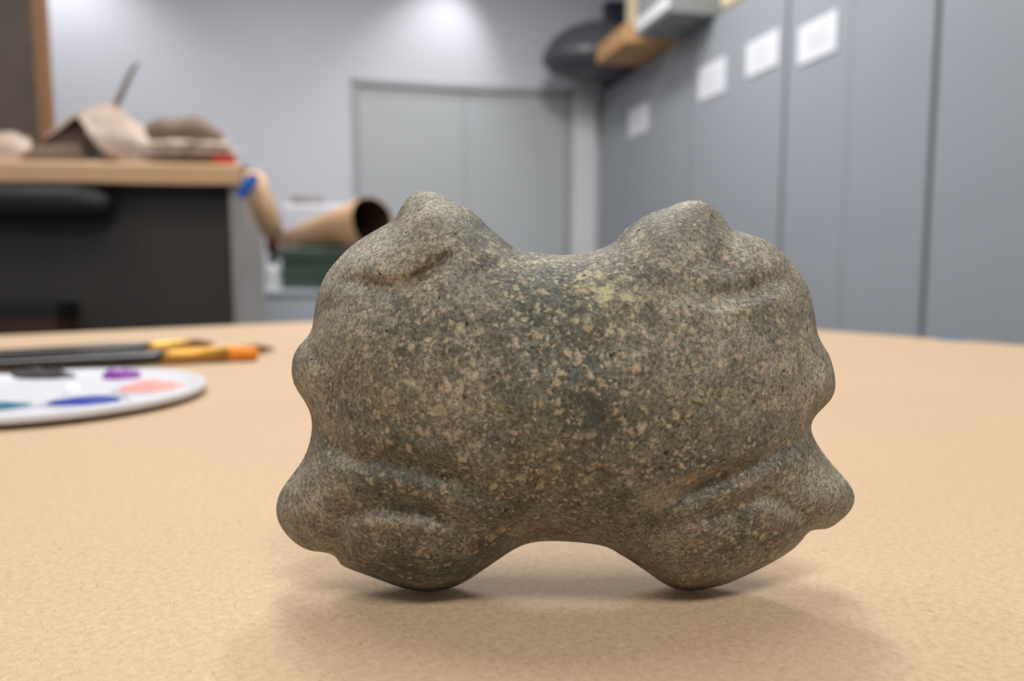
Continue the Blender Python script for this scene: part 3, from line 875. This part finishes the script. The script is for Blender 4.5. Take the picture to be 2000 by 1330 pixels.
# ------------------------------------------------------------------ the carved stone
OUT = [(573.5,750),(567.8,729),(571,695),(580,678),(594,664.5),(605,652),(611,637),(612.5,615),(617,587),(623,566),(631,544),(643,524),(659,507),(677,486),
(702,467),(730,450),(757,436),(770,425.5),(779,413),(787,396),(799,382),(811,373),(824,372),(830,374.7),(838,373),(850,374),(865,380),(887,390),(905,399),
(924,413),(939,425.5),(952,441),(967,455),(986,469),(1001,481),(1019.5,489),(1044,493),(1075,496),(1111,498),(1142,494),(1167,488),(1185,480),(1204,471),
(1212,458.5),(1221,446),(1235,435),(1253.6,424),(1272,413.5),(1300,406),(1319,398),(1337,392),(1356,389),(1377.6,392),(1390,401),(1402,412),(1415,426),
(1424,440),(1432,448.6),(1446,451),(1467.5,457),(1489,465),(1511,475.5),(1529.5,491),(1545,508),(1559,528),(1573,548),(1584,573),(1590,598),(1593,626),
(1596,647.6),(1601,663),(1611.6,678.6),(1621,694),(1625.6,709.6),(1630,728),(1633,750),(1630.5,766),(1623,781),(1610,793.6),(1597,806.6),(1587.5,818),
(1583.6,831),(1585,844),(1592,860),(1604,878),(1616.6,895.5),(1633,915),(1649,931),(1660,945.6),(1667.7,960),(1670.6,973),(1666.7,989),(1655,1005),
(1639,1018),(1626,1028),(1613,1033.5),(1597,1033),(1584,1034.5),(1574.6,1042.6),(1566.5,1055.5),(1549,1073),(1526,1088),(1497,1104),(1465,1120),(1435.6,1133),
(1410,1143),(1384,1149),(1358,1153),(1335,1153.4),(1313,1148),(1290,1136),(1274,1123),(1254.6,1110),(1232,1094),(1209,1081),(1190,1068),(1167,1062.6),
(1128.5,1058),(1080,1055),(1044,1057),(1021,1063),(1001.7,1073),(982,1086),(963,1099),(940,1115),(914,1133),(888.5,1146),(863,1152.5),(837,1155),
(804.5,1152.5),(779,1146),(753,1136),(727,1126.6),(701,1117),(678,1109),(665.5,1103),(662,1096),(656,1086),(643,1079.7),(626.7,1076.5),(607,1076.5),
(588,1068),(568.5,1054),(552,1034.5),(541,1016.7),(538,989),(542.6,970),(552,950),(568.5,929),(584.7,908),(597.6,887),(604,866),(609,844),(610,821),
(604,798.5),(594,781),(581,763)]
def build_stone():
    Y0 = 0.1545
    S = 3.0
    x0, y0 = 526.0, 360.0
    NX, NY = int(1156 / S), int(806 / S)
    gx = x0 + S * np.arange(NX); gy = y0 + S * np.arange(NY)
    X, Y = np.meshgrid(gx, gy)                       # [row, col]
    O = np.array(OUT)
    O = (np.roll(O, 1, 0) + 3 * O + np.roll(O, -1, 0)) / 5
    O = cat(np.vstack([O, O[:1]]), 3 * len(O) + 1)[:-1]
    O2 = np.roll(O, -1, 0)
    ins = np.zeros(X.shape, bool)
    dist = np.full(X.shape, 1e9); nearx = X.copy(); neary = Y.copy()
    for (ax, ay), (bx_, by_) in zip(O, O2):
        if ay != by_:
            cnd = ((ay > Y) != (by_ > Y)) & (X < (bx_ - ax) * (Y - ay) / (by_ - ay) + ax)
            ins ^= cnd
        dx, dy = bx_ - ax, by_ - ay
        t = np.clip(((X - ax) * dx + (Y - ay) * dy) / (dx * dx + dy * dy), 0, 1)
        qx, qy = ax + t * dx, ay + t * dy
        dd = np.hypot(X - qx, Y - qy)
        m = dd < dist
        dist[m] = dd[m]; nearx[m] = qx[m]; neary[m] = qy[m]
    ins &= dist > 0.8
    # rim = inside points with an outside neighbour, snapped on the outline
    nb = np.zeros_like(ins)
    nb[1:-1, 1:-1] = ~(ins[:-2, 1:-1] & ins[2:, 1:-1] & ins[1:-1, :-2] & ins[1:-1, 2:] & ins[:-2, :-2] & ins[2:, 2:] & ins[:-2, 2:] & ins[2:, :-2])
    rim = ins & nb
    core = ins & ~rim
    # Poisson inflation (red-black SOR)
    u = np.where(core, dist * 60.0, 0.0)
    par = (np.add.outer(np.arange(NY), np.arange(NX)) % 2).astype(bool)
    m0, m1 = core & par, core & ~par
    om = 1.97
    for it in range(420):
        for mm in (m0, m1):
            nbm = np.zeros_like(u)
            nbm[1:-1, 1:-1] = (u[:-2, 1:-1] + u[2:, 1:-1] + u[1:-1, :-2] + u[1:-1, 2:] + 2 * S * S) * 0.25
            u[mm] += om * (nbm[mm] - u[mm])
    u = np.maximum(u, 0)
    D = np.sqrt(2 * u)
    D = D / D.max()
    base = 0.0265 * D ** 0.92
    # carved relief: grooves (-) and ridges (+), sizes in photo pixels, heights in mm
    def line(pts, w, amp, ends=True):
        P = cat(pts, max(8, len(pts) * 4))
        d = np.full(X.shape, 1e9); along = np.zeros(X.shape)
        n = len(P) - 1
        for k in range(n):
            ax, ay = P[k]; bx_, by_ = P[k + 1]
            dx, dy = bx_ - ax, by_ - ay
            t = np.clip(((X - ax) * dx + (Y - ay) * dy) / (dx * dx + dy * dy + 1e-9), 0, 1)
            dd = np.hypot(X - ax - t * dx, Y - ay - t * dy)
            mm = dd < d
            d[mm] = dd[mm]; along[mm] = (k + t[mm]) / n
        fade = np.ones_like(d)
        if ends: fade = np.clip(np.minimum(along / 0.18, (1 - along) / 0.25), 0.0, 1)
        else: fade = np.clip((1 - along) / 0.35, 0, 1)
        fade = fade * fade * (3 - 2 * fade)
        return amp * 0.001 * np.exp(-(d / w) ** 2) * fade
    def bump(cx, cy, rx, ry, amp, ang=0.0):
        a = math.radians(ang)
        dx, dy = X - cx, Y - cy
        p = dx * math.cos(a) + dy * math.sin(a); q = -dx * math.sin(a) + dy * math.cos(a)
        return amp * 0.001 * np.exp(-((p / rx) ** 2 + (q / ry) ** 2))
    R = np.zeros_like(base)
    # --- left figure
    R += line([(632, 540), (690, 552), (760, 562), (825, 540), (868, 505), (890, 480)], 17, -2.6)
    R += line([(800, 548), (850, 522), (880, 490)], 7, -1.0)
    R += bump(720, 505, 70, 32, 1.6, -25)
    R += line([(835, 385), (880, 430), (930, 480), (985, 520)], 34, 1.6)
    R += bump(815, 440, 45, 50, 1.4)
    R += bump(740, 690, 120, 120, 1.6)
    R += line([(600, 690), (640, 720), (650, 770), (620, 800)], 16, -1.3)
    R += bump(592, 728, 26, 34, 1.2)
    R += line([(596, 800), (630, 850), (690, 888), (780, 905), (870, 925), (940, 960), (985, 1000)], 24, -3.6, False)
    R += line([(560, 935), (640, 925), (720, 930), (800, 940), (880, 965)], 22, 1.0)
    R += bump(590, 990, 42, 50, 2.0)
    R += line([(655, 1090), (660, 1040), (672, 1000), (668, 955)], 17, -3.4, False)
    R += line([(668, 1020), (700, 992), (770, 988), (850, 1002), (920, 1035), (955, 1065)], 17, -2.8)
    R += line([(690, 1035), (740, 1020), (800, 1022), (870, 1045)], 17, 1.2)
    R += bump(800, 1085, 110, 42, 1.6, 4)
    # --- right figure
    R += line([(1572, 535), (1520, 548), (1470, 570), (1410, 582), (1350, 580)], 19, -2.6, False)
    R += line([(1550, 565), (1500, 585), (1440, 598), (1370, 602)], 17, 1.1)
    R += bump(1490, 500, 55, 32, 1.5, 20)
    R += line([(1360, 400), (1330, 450), (1300, 510), (1290, 570)], 45, 1.6)
    R += line([(1428, 452), (1415, 500), (1400, 545)], 20, -1.7, False)
    R += bump(1455, 720, 110, 130, 1.6)
    R += line([(1600, 680), (1590, 740), (1598, 790)], 15, -1.2)
    R += bump(1612, 742, 24, 40, 1.2)
    R += line([(1590, 835), (1545, 868), (1480, 905), (1400, 940), (1320, 968), (1265, 985)], 21, -3.6, False)
    R += line([(1580, 885), (1510, 918), (1440, 950), (1360, 975)], 18, 1.1)
    R += line([(1588, 890), (1620, 935), (1650, 975)], 15, 1.3)
    R += bump(1625, 985, 42, 36, 1.4)
    R += line([(1590, 1034), (1555, 1005), (1510, 972), (1470, 975), (1420, 1000), (1350, 1020), (1290, 1030)], 16, -2.3, False)
    R += line([(1500, 990), (1550, 1015), (1572, 1030)], 12, 0.9)
    R += bump(1430, 1065, 110, 42, 1.6, -18)
    R += line([(1262, 900), (1252, 960), (1260, 1020)], 12, -0.7)
    # --- middle
    R += line([(1110, 500), (1105, 620), (1100, 760)], 90, -0.9)
    R += bump(1110, 860, 150, 120, 1.2)
    R += line([(968, 480), (958, 560), (962, 680)], 26, 0.7)
    ef = np.clip(dist / 46.0, 0, 1); ef = ef * ef * (3 - 2 * ef)
    D = base + 0.72 * R * (0.25 + 0.75 * ef)
    D = np.where(core, np.maximum(D, 0.0004), 0.0)
    # relax once or twice so the rim stays round
    for it in range(4):
        A = D.copy()
        A[1:-1, 1:-1] = (D[:-2, 1:-1] + D[2:, 1:-1] + D[1:-1, :-2] + D[1:-1, 2:] + 4 * D[1:-1, 1:-1]) / 8
        D = np.where(core, A, 0.0)
    B = np.where(core, 0.022 * np.sqrt(np.maximum(u, 0) / u.max()), 0.0)
    XX = np.where(rim, nearx, X); YY = np.where(rim, neary, Y)
    idx = -np.ones(X.shape, int)
    vf, attrs = [], []
    rows, cols = np.nonzero(ins)
    ctp = on_z(1090, 1154, TABLE_Z)
    base_pt = Vector((ctp.x, Y0, TABLE_Z))
    lowest = 9
    pts = []
    for n, (r, c) in enumerate(zip(rows, cols)):
        idx[r, c] = n
        d = ray(XX[r, c], YY[r, c])
        p = EYE + d * (Y0 / d.y)
        dh = d.normalized()
        mid_p = p.copy()
        nz = 0.0
        if core[r, c]:
            e = min(1.0, dist[r, c] / 30.0)
            nz = e * (0.00055 * noise.fractal(Vector((p.x, p.z, 0)) * 90, 1.0, 2.0, 4) + 0.00022 * noise.noise(Vector((p.x, p.z, 3)) * 420))
        pts.append(p - dh * (D[r, c] + nz))
    nF = len(pts)
    bidx = idx.copy()
    for n, (r, c) in enumerate(zip(rows, cols)):
        if core[r, c]:
            d = ray(XX[r, c], YY[r, c])
            p = EYE + d * (Y0 / d.y)
            bidx[r, c] = len(pts)
            pts.append(p + Vector((0, B[r, c] + 0.0006 * noise.noise(p * 80), 0)))
    f = []
    for r in range(NY - 1):
        for c in range(NX - 1):
            q = [(r, c), (r, c + 1), (r + 1, c + 1), (r + 1, c)]
            k = [t for t in q if ins[t]]
            if len(k) < 3: continue
            if all(rim[t] for t in k) and len(k) == 3: continue
            f.append(tuple(idx[t] for t in k)[::-1])
            bq = tuple(bidx[t] for t in k)
            if not all(rim[t] for t in k): f.append(bq)
    v = [p - base_pt for p in pts]
    zmin = min(p.z for p in v)
    v = [(p.x, p.y, p.z - zmin) for p in v]
    me = pyd('stone', v, f)
    # where crusts, stains and flecks sit on the stone (weights per vertex)
    def spots(lst):
        W = np.zeros_like(D)
        for cx, cy, rx, ry, a, w in lst:
            W = np.maximum(W, bump(cx, cy, rx, ry, 1000.0 * w, a))
        return np.clip(W, 0, 1)
    layers = {
        'crust': spots([(1170, 560, 70, 45, 20, 1.2), (1060, 510, 120, 18, 0, 0.8), (1230, 600, 60, 60, 0, 0.75), (990, 520, 40, 45, 40, 0.7), (1330, 560, 60, 70, 0, 0.6), (770, 530, 22, 14, 0, 1.0),
                        (1250, 470, 40, 40, 0, 0.7), (1310, 680, 50, 80, 0, 0.4), (850, 690, 120, 60, 0, 0.25), (815, 395, 24, 28, 0, 0.5), (645, 800, 22, 34, -30, 0.5)]),
        'ochre': spots([(700, 890, 130, 22, 10, 0.8), (640, 830, 25, 50, -25, 0.8), (870, 935, 90, 30, 20, 0.8), (900, 1050, 60, 60, 0, 0.8), (1360, 935, 150, 26, -20, 0.9), (1280, 985, 60, 60, 0, 0.9),
                        (1060, 1030, 200, 40, 0, 0.9), (1380, 800, 200, 160, 0, 0.55), (1330, 1120, 80, 26, 0, 0.6), (680, 1000, 40, 60, 0, 0.5), (1570, 850, 30, 40, 0, 0.8), (1100, 900, 250, 120, 0, 0.35), (1380, 420, 50, 40, 0, 0.5)]),
        'stain': spots([(1165, 830, 50, 70, 10, 1.0), (1275, 620, 30, 80, 0, 0.6), (1185, 545, 26, 12, -30, 1.0), (1120, 605, 40, 26, 0, 0.7), (1000, 760, 120, 90, 0, 0.35), (775, 645, 12, 12, 0, 1.0), (700, 960, 40, 20, 0, 0.5), (1060, 720, 160, 90, 0, 0.3)]),
        'green': spots([(1090, 720, 170, 210, 0, 0.75), (880, 640, 90, 60, 0, 0.5), (920, 440, 40, 60, -40, 0.55), (1265, 450, 50, 40, 0, 0.4), (1480, 1020, 90, 60, 0, 0.45), (760, 970, 140, 30, 5, 0.5), (790, 1110, 140, 50, 0, 0.4)]),
        'pale': spots([(690, 500, 110, 60, -30, 0.75), (600, 730, 40, 60, 0, 0.5), (590, 950, 50, 70, 0, 0.55), (830, 400, 60, 50, 0, 0.4), (1490, 500, 90, 60, 20, 0.55), (1450, 590, 110, 24, -5, 0.5), (1620, 940, 60, 50, 40, 0.6), (1360, 395, 60, 14, 0, 0.6),  # pale wear, plus lit ridges and tops worked into the colour
                       (1400, 700, 160, 120, 0, 0.3), (1530, 990, 70, 26, 20, 0.45), (780, 1022, 90, 14, 3, 0.55), (660, 620, 70, 70, 0, 0.3), (1590, 740, 40, 60, 0, 0.4)]),
        'fleck': spots([(930, 690, 200, 150, 0, 1.0), (1130, 740, 200, 200, 0, 0.8), (1330, 720, 180, 150, 0, 0.4), (900, 1020, 120, 80, 0, 0.5), (830, 600, 100, 50, 0, 0.6), (1430, 1040, 120, 60, 0, 0.45), (650, 960, 60, 60, 0, 0.4), (1050, 900, 160, 90, 0, 0.6)]),
    }
    for nme, Wt in layers.items():
        at = me.attributes.new(nme, 'FLOAT', 'POINT')
        arr = np.zeros(len(v), np.float32)
        arr[:nF] = Wt[rows, cols]
        arr[nF:] = Wt[core]
        at.data.foreach_set('value', arr)
    o = link('carved_stone', me, M['stone'], None, base_pt, None, True)
    tag(o, 'mottled grey-green carved stone with two mirrored lobed figures standing on kraft paper', 'carved stone')
    return o
build_stone()
